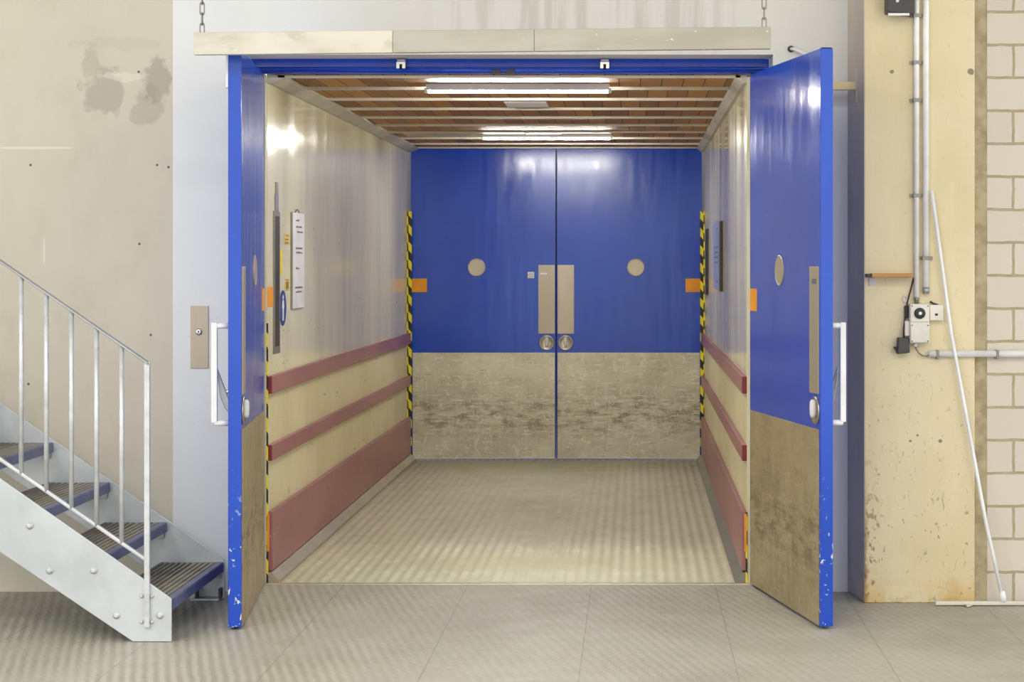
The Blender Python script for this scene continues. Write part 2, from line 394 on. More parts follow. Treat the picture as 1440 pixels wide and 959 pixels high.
struct('floor', MB().box(HALL_X0, HALL_X1, HALL_Y0, 0.0, -.2, 0.0), 'floor')
struct('ceiling', MB().box(HALL_X0, HALL_X1, HALL_Y0, .1, HALL_Z, HALL_Z+.2), 'hallceil')
struct('wall_left', MB().box(HALL_X0, X(243,WY), WY, .1, 0, HALL_Z), 'concrete')
ox0, ox1, oz = -546*U, 190*U, EYE+287*U
a0, a1 = X(243,WY), X(1200,-.1)
for xa, xb, za, zb in ((a0,ox0,0,HALL_Z),(ox1,a1,0,HALL_Z),(ox0,ox1,oz,HALL_Z)):
    struct('wall_front', MB().box(xa, xb, WY, -.005, za, zb), 'white')
# column with its slanted grey flank
cx0, cx1 = X(1215,CY), X(1371,CY)
mb = MB().prism([(cx0,CY,0),(cx1,CY,0),(cx1,WY+.15,0),(X(1192,WY),WY+.15,0),(X(1192,WY),WY-.002,0)], (0,0,HALL_Z))
o = struct('column', mb, ['column','column_side'], .006)
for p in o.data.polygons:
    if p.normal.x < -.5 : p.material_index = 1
struct('wall_right', MB().box(X(1388,-.49), HALL_X1, -.493, WY+.15, 0, HALL_Z), 'blocks')
# crumbling mortar joint between column and blocks
mb = MB(); n = 60
xa, xb = cx1, X(1388,-.49)
fr = []
for i in range(n+1):
    z = HALL_Z*i/n; j = random.uniform(-.004,.004)
    fr.append([(xa-.0+0*j, CY+.012+random.uniform(0,.006), z), (xb, CY+.010+random.uniform(0,.006), z), (xb, WY+.1, z), (xa, WY+.1, z)])
vs = [v for r in fr for v in r]; fs = [(0,1,2,3)[::-1], tuple(n*4+k for k in range(4))]
for i in range(n):
    for k in range(4): fs.append((i*4+k, i*4+(k+1)%4, (i+1)*4+(k+1)%4, (i+1)*4+k))
mb.add(vs, fs); struct('trim_1', mb, 'mortar')
# threshold between landing and car
struct('trim_2', MB().box(-540*U, 182*U, .0, .03, -.2, .004).add([],[]), 'sill', .002)
# shaft behind the frame: closes the gap round the car
struct('wall_back', MB().prism([(-3,6.3,-.2),(1.8,6.3,-.2),(1.8,6.3,3.4),(-3,6.3,3.4)], (0,.1,0)), 'shaft')

# ------------------------------------------------------------------ entrance frame
fr = thing('door_frame', 'blue lift entrance frame set into the white wall, with two door catches', 'door frame', (-181*U, .004, 0))
mb = MB().box(-546*U+.003, 190*U-.003, .006, .032, CEIL+.012, EYE+292*U)
obj('header', mb, 'blue', fr, .004)
pts = [(-540*U, .004, CEIL+.028), (184*U, .004, CEIL+.028)]
obj('header_lip', MB().tube(pts, .017, 14), 'blue', fr)
obj('jamb', MB().box(-546*U+.003, -520*U, .0, .034, 0.006, CEIL+.01), 'jamb', fr, .003)
obj('jamb', MB().box(163*U, 190*U-.003, .0, .034, 0.006, CEIL+.01), 'jamb', fr, .003)
for px in (564.5, 850.5):
    cx = X(px,-.03); zt, zb = EYE+287*U*1.0-.002, Z(96.5,-.05)
    c = obj('door_catch', MB().box(cx-.019, cx+.019, -.05, .006, zb+.028, zt-.004), 'offwhite', fr, .003)
    c2 = obj('catch_jaw', MB().prism([(cx-.022,-.056,zb),(cx-.006,-.056,zb),(cx-.006,-.056,zb+.02),(cx+.006,-.056,zb+.02),(cx+.006,-.056,zb),(cx+.022,-.056,zb),(cx+.022,-.056,zb+.034),(cx-.022,-.056,zb+.034)], (0,.05,0)), 'chrome', c, .002)
    obj('catch_pin', MB().cyl((cx,-.04,zb+.004),(cx,-.04,zb+.024), .008, 10), 'dark', c)
for px in (698, 718):
    obj('strike_plate', MB().box(X(px-6), X(px+6), -.022, -.012, Z(103.5), Z(98)), 'slot', fr, .002)

# ------------------------------------------------------------------ lift car
car = thing('elevator_car', 'freight lift car with cream walls, maroon bumper bands and ribbed metal floor', 'elevator', (-181*U, .05, 0))
Y0 = .045
# ribbed floor as real corrugation
nr = 40; per = (XR-XL-.10)/nr; st = 8
rows = [Y0, 1.5, 3.0, 4.5, CB]
vs, fs = [], []
xs = [XL+.06 + per*i/st for i in range(nr*st+1)]
for y in rows:
    for i, x in enumerate(xs): vs.append((x, y, .0015 - .0022*math.cos(2*math.pi*i/st)))
W = len(xs)
for r in range(len(rows)-1):
    for i in range(W-1): fs.append((r*W+i, r*W+i+1, (r+1)*W+i+1, (r+1)*W+i))
b0 = len(vs); vs += [(xs[0],Y0,-.05),(xs[-1],Y0,-.05),(xs[-1],CB,-.05),(xs[0],CB,-.05)]
fs += [(b0+3,b0+2,b0+1,b0), (b0,b0+1)+tuple(range(W-1,-1,-1)), (b0+2,b0+3)+tuple((len(rows)-1)*W+i for i in range(W))]
fs += [(b0+3,b0)+tuple(r*W for r in range(len(rows))), (b0+1,b0+2)+tuple(r*W+W-1 for r in reversed(range(len(rows))))]
mb = MB().add(vs, fs, 0, False)
for i in range((len(rows)-1)*(W-1)): mb.sm[i] = True
obj('floor_plate', mb, 'ribbed', car)
for s, xw in ((1, XL), (-1, XR)):
    out = xw - s*.035
    lo = obj('lower_wall_panel', MB().box(xw, out, Y0, CB, .0, 1.012), 'wall_low', car)
    up = obj('upper_wall_panel', MB().box(xw, out, Y0, CB, 1.012, CEIL), 'wall_up', car)
    th = .024
    obj('kick_board', MB().box(xw-s*.001, xw+s*th, Y0+.02, CB-.03, .055, .346), ['maroon'], car, .005)
    for z0, z1 in ((.922,1.008),(.594,.673)):
        r_ = obj('bumper_rail', MB().box(xw-s*.001, xw+s*th, Y0+.012, CB-.03, z0, z1), 'maroon', car, .005)
        obj('end_cap', MB().box(xw+s*.0, xw+s*(th-.001), Y0-.003, Y0+.0115, z0+.002, z1-.002), 'red', r_, .003)
    # kerb strip at the foot of the wall
    obj('floor_kerb', MB().prism([(xw,Y0+.002,-.04),(xw+s*.062,Y0+.002,-.04),(xw+s*.058,Y0+.002,.012),(xw+s*.02,Y0+.002,.05),(xw,Y0+.002,.05)], (0,CB-Y0-.004,0)), 'greyframe' if s<0 else 'plate', car)
    # hazard guards at the back corners and along the front edge
    for yb, zt, ww in ((CB-.03, Z(297,5.8), .030), (Y0-.008, Z(455) if s>0 else .346, .006)):
        g = MB().prism([(xw-s*.004,yb-.05 if yb>1 else yb,0.0),(xw+s*.006,yb-.05 if yb>1 else yb,0.0),(xw+s*.006,yb,0.0),(xw+s*ww,yb,0.0),(xw+s*ww,yb+.010,0.0),(xw-s*.004,yb+.010,0.0)] if yb>1 else
                       [(xw-s*.002,yb,0.0),(xw+s*ww,yb,0.0),(xw+s*ww,yb+.008,0.0),(xw-s*.002,yb+.008,0.0)], (0,0,zt))
        obj('corner_guard', g, 'hazard', car)
    obj('reflector', MB().box(xw+s*.001, xw+s*.013, Y0-.0095, Y0-.0075, Z(777), Z(724)), 'orange', car, .003)
    # ceiling edge strip
    cw = .086 if s>0 else .055
    obj('ceiling_cornice', MB().prism([(xw,Y0,CEIL-.03),(xw+s*.02,Y0,CEIL-.03),(xw+s*cw,Y0,CEIL-.002),(xw+s*cw,Y0,CEIL+.01),(xw,Y0,CEIL+.01)], (0,CB-Y0,0)), 'cornice', car)
obj('ceiling_panel', MB().box(XL-.035, XR+.035, Y0, CB, CEIL+.03, CEIL+.05), 'shaft', car)
bys = [.03+.66*n for n in range(9)] + [CB-.075]
for n, y in enumerate(bys):
    obj('ceiling_batten', MB().box(XL+.05, XR-.03, max(y-.012, Y0), max(y-.012, Y0)+.024, CEIL-.005, CEIL+.029), 'batten', car, .002)
    if n < len(bys)-1:
        obj('ceiling_boards', MB().box(XL+.04, XR-.02, y+.014, bys[n+1]-.042, CEIL+.008, CEIL+.031), 'boards', car)
def ceilplate(px0, px1, py0, py1, mat, nm, zz=.004):
    k0, k1 = 263/(370-py0), 263/(370-py1)
    km = (k0+k1)/2
    return obj(nm, MB().box((px0-893)*km*U, (px1-893)*km*U, D*(k0-1), D*(k1-1), CEIL-zz, CEIL+.009), mat, car, .002)
ceilplate(711, 770, 143.2, 149.8, 'offwhite', 'ceiling_plate')
ceilplate(740, 789, 186.3, 190.4, 'offwhite', 'ceiling_plate')
ceilplate(568, 737, 185.6, 191.8, 'palepanel', 'access_panel', .002)

def ceiling_light(px0, px1, py, label):
    k = 252/(370-py); y = D*(k-1); x0, x1 = (px0-893)*k*U, (px1-893)*k*U
    t = thing('ceiling_light', label, 'light', ((x0+x1)/2, y, CEIL-.045), 0, 'fluorescent lights on the car ceiling')
    zc = CEIL-.012
    obj('lamp_housing', MB().prism([(x0+.01,y-.034,zc+.020),(x0+.01,y+.034,zc+.020),(x0+.01,y+.030,zc-.0125),(x0+.01,y-.030,zc-.0125)], (x1-x0-.02,0,0)), 'lamp_white', t, .003)
    for xe in (x0, x1-.02):
        obj('lamp_holder', MB().box(xe, xe+.02, y-.014, y+.014, zc-.026, zc+.001), 'lamp_white', t, .003)
    obj('tube', MB().cyl((x0+.018,y,zc-.0125),(x1-.018,y,zc-.0125), .013, 16), 'tube', t)
ceiling_light(597, 860, 131, 'lit white fluorescent strip light on the car ceiling, nearer the entrance')
ceiling_light(676, 862, 196.5, 'lit white fluorescent strip light on the car ceiling, farther in by the closed doors')

# ------------------------------------------------------------------ door leaves
LW, LT, LH = 1.153, .056, 2.474
def leaf(label, s, loc, rz, front, extra=None):
    """local frame: hinge at the origin, leaf along s*x, car side at y = 0 facing -y"""
    d = thing('door_leaf', label, 'door', loc, rz, 'blue lift door leaves', local=True)
    bl = 'blue_worn' if front else 'blue'
    z0 = .012
    obj('panel', MB().box(s*.004, s*LW, 0, LT, z0, LH), bl, d, .003)
    e = .022 if front else .006
    obj('kick_plate', MB().box(s*.02, s*(LW-e), -.0025, .0005, z0+.001, .850), 'kick_shaded' if front else 'kick', d, .001)
    obj('push_plate', MB().box(s*(LW-e-.131), s*(LW-e), -.004, .0005, 1.0, 1.545), 'plate', d, .0015)
    cx = s*(LW-.070)
    cup = obj('handle_cup', MB().lathe([(.060,0),(.060,.006),(.054,.009),(.049,.006),(.030,.0025),(.012,.002)], (cx,.0005,.928), (0,-1,0), 40), 'dish', d)
    obj('handle_grip', MB().lathe([(.010,-.036),(.0145,-.024),(.0155,.0),(.0145,.030),(.009,.040)], (cx,-.012,.934), (0,0,1), 16), 'offwhite', cup)
    px_ = s*(LW-.626)
    w = obj('porthole', MB().lathe([(.070,0),(.070,.004),(.066,.006),(.062,.004),(.0,.0035)], (px_,.0005,1.526), (0,-1,0), 44, 0, False), 'plate', d)
    obj('reflector_strip', MB().box(s*.012, s*.133, -.0015, .0005, 1.330, 1.437), 'orange', d)
    if extra == 'label':
        for zc in (1.478, 1.452):
            l_ = obj('door_label', MB().box(s*(LW-.222), s*(LW-.170), -.002, .0005, zc-.0115, zc+.0115), 'signwhite', d)
            obj('label_print', MB().box(s*(LW-.215), s*(LW-.177), -.0026, -.0018, zc-.006, zc+.004), 'palepanel', l_)
        obj('plate_sticker', MB().box(s*(LW-.122), s*(LW-.068), -.0052, -.0038, 1.470, 1.482), 'signwhite', d)
    if extra == 'print':
        obj('plate_print', MB().box(s*(LW-.112), s*(LW-.05), -.0052, -.0038, 1.470, 1.492), 'ink', d)
    if front:
        hx = s*(LW-.075); zt, zb = 1.297, .880; pr = .078
        h = obj('pull_handle', MB().box(hx-.014, hx+.014, LT+pr-.026, LT+pr, zb-.004, zt+.008), 'rod_white', d, .004)
        for zz in (zt, zb):
            obj('handle_arm', MB().cyl((hx, LT-.001, zz-.006),(hx, LT+pr-.012, zz-.006), .0125, 14), 'rod_white', h)
        lx = s*(LW-.13)
        lv = obj('latch_lever', MB().prism([(lx, LT+.002, .90),(lx, LT+.002, .955),(lx, LT+.022,1.01),(lx, LT+.058,1.11),(lx, LT+.062,1.085),(lx, LT+.046,.985),(lx, LT+.026,.935)], (s*.012,0,0)), 'lever', d, .003)
        obj('latch_knob', MB().lathe([(.006,0),(.010,.01),(.010,.028),(.006,.034)], (lx, LT-.001, 1.005), (0,1,0), 14), 'chrome', lv)
    if extra == 'strip':
        obj('edge_strip', MB().box(s*(LW-.05), s*(LW-.003), LT-.001, LT+.010, 2.305, 2.468), 'rod_white', d, .002)
    if extra == 'print':
        obj('top_cap', MB().box(s*(LW-.03), s*(LW-.001), .006, LT-.004, LH-.001, LH+.004), 'dark', d, .002)
    return d
YB = CB + .02
leaf('closed blue door leaf at the back of the lift, with small white labels', 1, (XL+.012, YB, 0), 0, False, 'label')
leaf('closed blue door leaf at the back of the lift, right one without labels', -1, (XR-.012, YB, 0), 0, False)
# narrow gap cover behind the closed leaves
leaf('open blue door leaf seen edge-on beside the metal stairs', -1, (-521*U, -.004, 0), math.radians(-83.8-180), True, 'strip')
leaf('open blue door leaf swung wide in front of the yellowed column', 1, (161*U, -.016, 0), math.radians(-78.3), True, 'print')

# ------------------------------------------------------------------ things on the car walls
def onleft(py0, py1, px0, px1):
    """rectangle on the left car wall: Y range from its pixel columns, Z range from its middle depth"""
    k0, k1 = -520/(px0-893), -520/(px1-893)
    return D*(k0-1), D*(k1-1), (k0+k1)/2
def zz(py, k): return EYE + (370-py)*k*U
y0, y1, k = onleft(298, 497, 383.6, 393)
cp = thing('control_panel', 'tall dark slotted control panel on the left car wall, with a conduit above', 'control panel', (XL, (y0+y1)/2, zz(497,k)))
xa = XL+.0002
mb = MB()
f_ = .018
obj('panel_frame', MB().prism([(xa,y0,zz(497,k)),(xa,y1,zz(497,k)),(xa,y1,zz(297,k)),(xa,y0,zz(297,k))], (.0035,0,0)), 'greyframe', cp, .001)
obj('panel_slot', MB().box(xa+.002, xa+.0042, y0+.045, y1-.022, zz(487,k), zz(304,k)), 'slot', cp, .001)
obj('panel_conduit', MB().box(xa, xa+.004, (y0+y1)/2-.045, (y0+y1)/2+.045, zz(297,k)-.002, zz(273,k)), 'conduit_grey', cp, .001)
obj('conduit_top', MB().box(xa, xa+.006, (y0+y1)/2-.03, (y0+y1)/2+.03, zz(273,k)-.001, zz(256,k)), 'greyframe', cp, .002)
# white notice
y0, y1, k = onleft(300, 434, 408.5, 424.5)
sg = thing('wall_notice', 'white notice board with dark lettering hung on the left car wall', 'sign', (XL, (y0+y1)/2, zz(434,k)))
obj('back_board', MB().box(xa, xa+.011, y0-.004, y1, zz(433.5,k), zz(299.5,k)), 'greyframe', sg, .001)
obj('board', MB().box(xa+.011, xa+.014, y0, y1, zz(433,k), zz(300,k)), 'signwhite', sg, .0008)
lines = [(310,.22,.3,.0),(319,.25,.5,0),(326,.33,.5,0),(349,.22,.55,0),(355,.25,.5,0),(377,.22,.3,0),(404,.15,.65,0),(410,.22,.5,0)]
for py, off, ln, _ in lines:
    w_ = MB(); yy = y0+(y1-y0)*off; end = yy+(y1-y0)*ln
    zc = zz(py,k)
    pts = []
    # one joined run of letter-like strokes
    yq = yy; zlo, zhi = zc-.0055, zc+.0055
    outline_top, outline_bot = [], []
    while yq < end:
        wd = random.uniform(.008,.014); hh = random.choice((.9,.65,.65,1.0))
        outline_top += [(xa+.0135,yq,zlo+(zhi-zlo)*hh),(xa+.0135,yq+wd,zlo+(zhi-zlo)*hh),(xa+.0135,yq+wd,zlo+.003),(xa+.0135,yq+wd+.004,zlo+.003)]
        yq += wd+.004
    outl = [(xa+.0135,yy,zlo)]+outline_top+[(xa+.0135,outline_top[-1][1],zlo)]
    obj('lettering', w_.prism(outl, (.0012,0,0)), 'ink', sg)
cord = [(xa+.004, y0+(y1-y0)*(.32+.42*i/8), zz(300,k)+.022*math.sin(math.pi*i/8)-.001) for i in range(9)]
obj('hanging_cord', MB().tube(cord, .002, 6), 'slot', sg)
def sticker(py0, py1, px0, px1, mat, name, label, cat='sticker', prints=()):
    y0, y1, k = onleft(py0, py1, px0, px1)
    t = thing(name, label, cat, (XL, (y0+y1)/2, zz(py1,k)))
    obj('sheet', MB().box(xa, xa+.002, y0, y1, zz(py1,k), zz(py0,k)), mat, t)
    for a, b in prints:
        z0, z1 = zz(py1,k), zz(py0,k)
        obj('print', MB().box(xa+.0018, xa+.0026, y0+(y1-y0)*.15, y0+(y1-y0)*.8, z0+(z1-z0)*a, z0+(z1-z0)*b), 'stickerbrown', t)
sticker(350, 386, 392.6, 396.6, 'yellow', 'warning_sticker', 'narrow bright yellow sticker beside the control panel slot')
sticker(329, 344, 399.5, 406.5, 'paleyellow', 'warning_sticker', 'small faded yellow sticker left of the white notice, upper one', prints=((.08,.25),(.4,.55),(.78,.9)))
sticker(392, 408, 400.5, 406.5, 'paleyellow', 'warning_sticker', 'small faded yellow sticker above the round blue sign, lower one', prints=((.1,.75),(.85,.95)))
# orange marker wrapped on the front edge of the wall
y0, y1, k = onleft(404, 432, 376.5, 384)
o = obj('marker_sticker', MB().box(xa, xa+.002, Y0+.004, y1, Z(432), Z(404)), 'orange'); tag(o, 'orange marker sticker on the front edge of the left car wall', 'sticker')
# blue round sign
y0, y1, k = onleft(408, 458, 392.8, 402)
yc, zc, rz_, ry_ = (y0+y1)/2, zz(433,k), (458-408)/2*k*U, (y1-y0)/2
bs = thing('mandatory_sign', 'round blue sign with a white figure, low beside the control panel', 'sign', (XL, yc, zc-rz_))
def disc(cy, cz, a, b, x0, th, n=36):
    return MB().prism([(x0, cy+a*math.cos(2*math.pi*i/n), cz+b*math.sin(2*math.pi*i/n)) for i in range(n)], (th,0,0))
obj('plate', disc(yc, zc, ry_, rz_, xa, .0025), 'signblue', bs)
obj('figure', MB().prism([(xa+.0022,yc+p[0]*ry_,zc+p[1]*rz_) for p in ((-.16,.45),(.16,.45),(.32,.05),(.18,-.05),(.16,-.72),(.02,-.72),(0,-.25),(-.05,-.72),(-.2,-.72),(-.18,0),(-.34,-.02))], (.001,0,0)), 'signwhite', bs)
obj('figure_head', disc(yc, zc+.6*rz_, .18*ry_, .13*rz_, xa+.0022, .001, 16), 'signwhite', bs)
# lilac board on the right wall
k0, k1 = 158/(1015.5-893), 158/(1005-893); km = (k0+k1)/2
nb = thing('notice_board', 'lilac-blue notice board with a row of dark marks on the right car wall', 'sign', (XR, D*((k0+k1)/2-1), zz(408,km)))
ya, yb_ = D*(k0-1), D*(k1-1); xb = XR-.0002
obj('board', MB().box(xb-.012, xb, ya, yb_, zz(407,km), zz(312,km)), 'lilac', nb, .002)
obj('edge_frame', MB().box(xb-.018, xb, ya-.10, ya-.001, zz(408,km), zz(314,km)), 'slot', nb, .003)
for py in (322, 348, 355, 362, 369, 396):
    w_ = .42 if py>340 and py<380 else .2
    obj('lettering', MB().box(xb-.0128, xb-.0115, ya+.35, ya+.35+(yb_-ya)*w_, zz(py+1.2,km), zz(py-1.2,km)), 'ink', nb)
k0 = 158/(996.5-893); k1 = 158/(994-893); km=(k0+k1)/2
o = obj('wall_strip', MB().box(xb-.012, xb, D*(k0-1), D*(k1-1), zz(414,km), zz(322,km)), 'slot', None, .003); tag(o, 'narrow dark vertical strip on the right car wall near the closed doors', 'strip')

# ------------------------------------------------------------------ barrier beam on chains
BY = -1.3
t = thing('barrier_beam', 'white painted plank hanging on two chains above the lift entrance', 'beam', (X(678,BY), BY, Z(73,BY)))
bx = [272, 552, 751, 1084]
def btop(px): return 45.5 + (px-272)*(37.5-45.5)/(1084-272)
def bbot(px): return 77 + (px-272)*(68.5-77)/(1084-272)
for i in range(3):
    p0, p1 = bx[i], bx[i+1]
    q = [(X(p0,BY)+(.001 if i else 0),BY,Z(bbot(p0),BY)),(X(p1,BY),BY,Z(bbot(p1),BY)),(X(p1,BY),BY,Z(btop(p1),BY)),(X(p0,BY)+(.001 if i else 0),BY,Z(btop(p0),BY))]
    obj('plank', MB().prism(q, (0,.035,0)), ['beam','beam2','beam2'][i], t, .003)
for px in (283, 1075):
    mb = MB(); z = Z(btop(px),BY)-.012; i = 0; x = X(px,BY); y = BY+.017
    while z < HALL_Z-.005:
        L, w = .052, .014
        pts = []
        for q in range(20):
            a = 2*math.pi*q/20
            dx = w*.62*math.cos(a); dz = (L/2-w*.62)*(1 if math.sin(a)>0 else -1)*(1 if abs(math.sin(a))>1e-6 else 0) + w*.62*math.sin(a)
            pts.append((x+(dx if i%2==0 else 0), y+(0 if i%2==0 else dx), z+L/2+dz))
        mb.tube(pts, .0028, 8, 0, True)
        z += L-.0085; i += 1
    obj('chain', mb, 'chain', t)

# ------------------------------------------------------------------ staircase
NY, FY = -1.41, -.38
st_ = thing('staircase', 'galvanised steel staircase with ribbed treads and a barred railing', 'stairs', (X(237,NY), (NY+FY)/2, 0))
SX = -554*U                      # nosing line of the lowest tread
RISE, GO, Z1, NT_ = .185, .264, .170, 10
sl = RISE/GO
zn = lambda x: Z1 + (SX-x)*sl     # nosing line height at x
def stringer(y, th, nm):
    x1 = SX+.004; x0 = SX-GO*NT_
    top = lambda x: zn(x)+.012
    xf = X(187,NY); 
    hv = .355
    pts = [(x1,y,.002),(xf,y,.002)]
    # underside runs parallel to the pitch
    pts += [(x0,y,zn(x0)+.012-hv),(x0,y,top(x0)),(x1,y,top(x1)+.0)]
    return obj(nm, MB().prism(pts, (0,th,0)), 'galv', st_, .002)
xf = X(187,NY)
s1 = stringer(NY, .010, 'stringer')
s2 = stringer(FY-.010, .010, 'stringer')
def bolt(px, py, y, par, d=(0,-1,0), r=.011):
    obj('bolt', MB().lathe([(r*1.5,0),(r*1.5,.003),(r,.004),(r*.95,.010),(r*.6,.013)], (X(px,y), y+.0005, Z(py,y)), d, 12), 'rail', par)
for px, py in ((42,739),(70,802),(132,802),(164,865),(225,865)): bolt(px, py, NY, s1)
for i in range(NT_):
    x1 = SX - GO*i; zt = Z1 + RISE*i; x0 = x1-.300
    ya, yb_ = NY+.011, FY-.011
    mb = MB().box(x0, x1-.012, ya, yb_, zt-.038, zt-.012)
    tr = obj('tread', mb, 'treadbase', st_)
    mb = MB(); pitch = .026; nrb = 10
    # comb of ribs cut as one outline
    prof = [(x0+.004, zt-.0125)]
    for j in range(nrb):
        xa_ = x0+.006+pitch*j; wd = .013 if j < 6 else .020
        prof += [(xa_, zt-.010),(xa_+.002, zt),(xa_+wd, zt),(xa_+wd+.002, zt-.010)]
    prof += [(x1-.014, zt-.010),(x1-.014, zt-.0125)]
    obj('tread_ribs', MB().prism([(p[0], ya, p[1]) for p in prof], (0, yb_-ya, 0)), 'treadrib', tr)
    obj('nosing', MB().prism([(x1-.034,ya,zt+.001),(x1-.004,ya,zt+.001),(x1,ya,zt-.004),(x1,ya,zt-.044),(x1-.011,ya,zt-.044),(x1-.011,ya,zt-.013),(x1-.034,ya,zt-.013)], (0,yb_-ya,0)), 'nosing', tr, .001)
    obj('tread_bracket', MB().box(x1-.05, x1-.012, yb_-.012, yb_-.001, zt-.075, zt-.039), 'lever', tr, .002)
# floor bracket at the foot of the far stringer
fb = obj('foot_bracket', MB().prism([(X(268,-.45),FY-.075,.002),(SX-.01,FY-.075,.002),(SX-.01,FY-.075,.010),(X(268,-.45),FY-.075,.010)], (0,.06,0)), 'rail', st_, .001)
for px in (275, 308): obj('bracket_lug', MB().box(X(px,-.45)-.006, X(px,-.45)+.006, FY-.06, FY-.02, .010, .055), 'darkgrey', fb, .002)
# railing on the outside of the near stringer
RY = NY-.012
def zrail(px0, py0, px1, py1, px): return py0+(py1-py0)*(px-px0)/(px1-px0)
HR = (0,365,208,508.5); LR = (0,645,205,786.5)
def railpts(R, xe, y):
    s_ = (R[3]-R[1])/(R[2]-R[0]); 
    return lambda px: Z(R[1]+s_*(px-R[0]), y)
zh, zl = railpts(HR, 0, RY), railpts(LR, 0, RY)
pl = -240
def flat(f, p0, p1, w, h): 
    return MB().prism([(X(p0,RY),RY-w/2,f(p0)-h),(X(p1,RY),RY-w/2,f(p1)-h),(X(p1,RY),RY-w/2,f(p1)),(X(p0,RY),RY-w/2,f(p0))], (0,w,0))
obj('handrail', flat(zh, pl, 209.5, .040, .010), 'handrail', st_, .003)
obj('bottom_rail', flat(lambda p: zl(p)+.008, pl, 204, .018, .018), 'rail', st_, .004)
ep = obj('end_post', MB().box(X(203,RY), X(210.5,RY), RY-.006, NY+.001, Z(882,RY), zh(207)-.003), 'rail', st_, .002)
for py in (838, 874):
    for px in (199.5, 214): bolt(px, py, NY, ep, r=.006)
px = 171
while px > pl+10:
    obj('baluster', MB().cyl((X(px,RY),RY,zl(px)-.004),(X(px,RY),RY,zh(px)-.008), .0098, 14), 'rail', st_)
    px -= 35.3

# ------------------------------------------------------------------ things on the white wall
t = thing('key_switch_plate', 'brushed metal key switch plate on the white wall beside the stairs', 'switch', (X(280.5,WY), WY, Z(518,WY)))
pp = obj('plate', MB().box(X(268,WY), X(293.5,WY), WY-.006, WY+.001, Z(518,WY), Z(430,WY)), 'plate', t, .002)
lk = obj('lock', MB().lathe([(.016,0),(.016,.005),(.011,.009),(.009,.009)], (X(280,WY), WY-.0055, Z(466.5,WY)), (0,-1,0), 24), 'chrome', t)
obj('keyhole', MB().box(X(280,WY)-.0025, X(280,WY)+.0025, WY-.0155, WY-.0140, Z(466.5,WY)-.006, Z(466.5,WY)+.006), 'dark', lk)
t = thing('wall_peg', 'short white peg with a black cap on the white wall above the open door', 'peg', (X(1112,WY), WY, Z(70,WY)))
obj('cap', MB().lathe([(.015,0),(.015,.012),(.012,.016)], (X(1112,WY), WY+.001, Z(69,WY)), (0,-1,0), 20), 'dark', t)
obj('rod', MB().tube([(X(1112,WY),WY-.012,Z(69,WY)),(X(1116,WY),WY-.03,Z(70,WY)),(X(1128,WY),WY-.036,Z(75.5,WY)),(X(1140,WY),WY-.04,Z(82,WY))], .008, 12), 'rod_white', t)
t = thing('door_stop_bar', 'cream bar fixed to the column flank behind the wide-open door', 'bar', (X(1204,-.34), -.34, Z(121,-.34)))
obj('bar', MB().box(X(1112,-.34), X(1203,-.34), -.365, -.325, Z(127,-.34), Z(115.5,-.34)), 'palebar', t, .003)
obj('mounting_plate', MB().box(X(1203,-.34)-.003, X(1203,-.34)+.012, -.38, -.31, Z(145,-.34), Z(97,-.34)), 'column_side', t, .002)

# ------------------------------------------------------------------ things on the column
PY = CY-.016
def vpipe(name, label, px, pytop_z, pybot, r, clips, end=None, grp='vertical conduits on the column'):
    t = thing(name, label, 'pipe', (X(px,PY), PY, Z(pybot,PY)), 0, grp)
    obj('pipe', MB().cyl((X(px,PY),PY,Z(pybot,PY)),(X(px,PY),PY,HALL_Z-.002), r, 20), 'pipe', t)
    for py in clips:
        x = X(px,PY); z = Z(py,PY)
        obj('clip', MB().prism([(x-r-.018,CY-.001,z-.008),(x-r-.018,CY-.006,z-.008),(x-r-.004,CY-.006,z-.008),(x-r-.003,PY-r-.003,z-.008),(x+r+.003,PY-r-.003,z-.008),(x+r+.004,CY-.006,z-.008),(x+r+.018,CY-.006,z-.008),(x+r+.018,CY-.001,z-.008)], (0,0,.016)), 'greyframe', t)
    if end: obj('end_sleeve', MB().lathe([(r+.002,0),(r+.002,.03)], (X(px,PY),PY,Z(pybot,PY)-.006), (0,0,1), 20), 'lever', t)
    return t
vpipe('conduit', 'thin white vertical conduit running down to the grey switch box', 1289, 0, 421, .0125, (22,88,141,275))
vpipe('conduit', 'thicker white vertical conduit ending open above the small box', 1302, 0, 411, .0145, (363,), True)
hz = Z(497.5,PY)
t = thing('horizontal_conduit', 'grey horizontal conduit running right across the pale block wall', 'pipe', (X(1306,PY),PY,hz))
obj('pipe', MB().cyl((X(1306,PY),PY,hz),(HALL_X1-.1,PY,hz), .015, 20), 'pipe', t)
for px in (1318,1402):
    obj('clip', MB().box(X(px,PY)-.006, X(px,PY)+.006, PY-.018, -.494 if px>1388 else CY, hz-.024, hz+.018), 'greyframe', t, .002)
# switch box
t = thing('switch_box', 'light grey double switch box with a black rotary dial on the column', 'switch', (X(1291,CY), CY, Z(482,CY)))
bx0, bx1 = X(1277,CY), X(1304.5,CY)
b1 = obj('housing', MB().box(bx0, bx1, CY-.055, CY+.001, Z(482,CY), Z(427,CY)), 'boxgrey', t, .005)
obj('upper_cover', MB().box(bx0+.003, bx1-.003, CY-.062, CY-.054, Z(452,CY), Z(428,CY)), 'boxgrey', t, .003)
obj('lower_cover', MB().box(bx0+.003, bx1-.003, CY-.060, CY-.054, Z(481,CY), Z(454,CY)), 'boxgrey', t, .003)
dl = obj('dial', MB().lathe([(.025,0),(.025,.010),(.022,.013),(.012,.013)], (X(1290.5,CY), CY-.061, Z(440,CY)), (0,-1,0), 30), 'dark', t)
obj('dial_hub', MB().lathe([(.008,0),(.008,.006),(.006,.008)], (X(1290.5,CY), CY-.073, Z(440,CY)), (0,-1,0), 18), 'rod_white', dl)
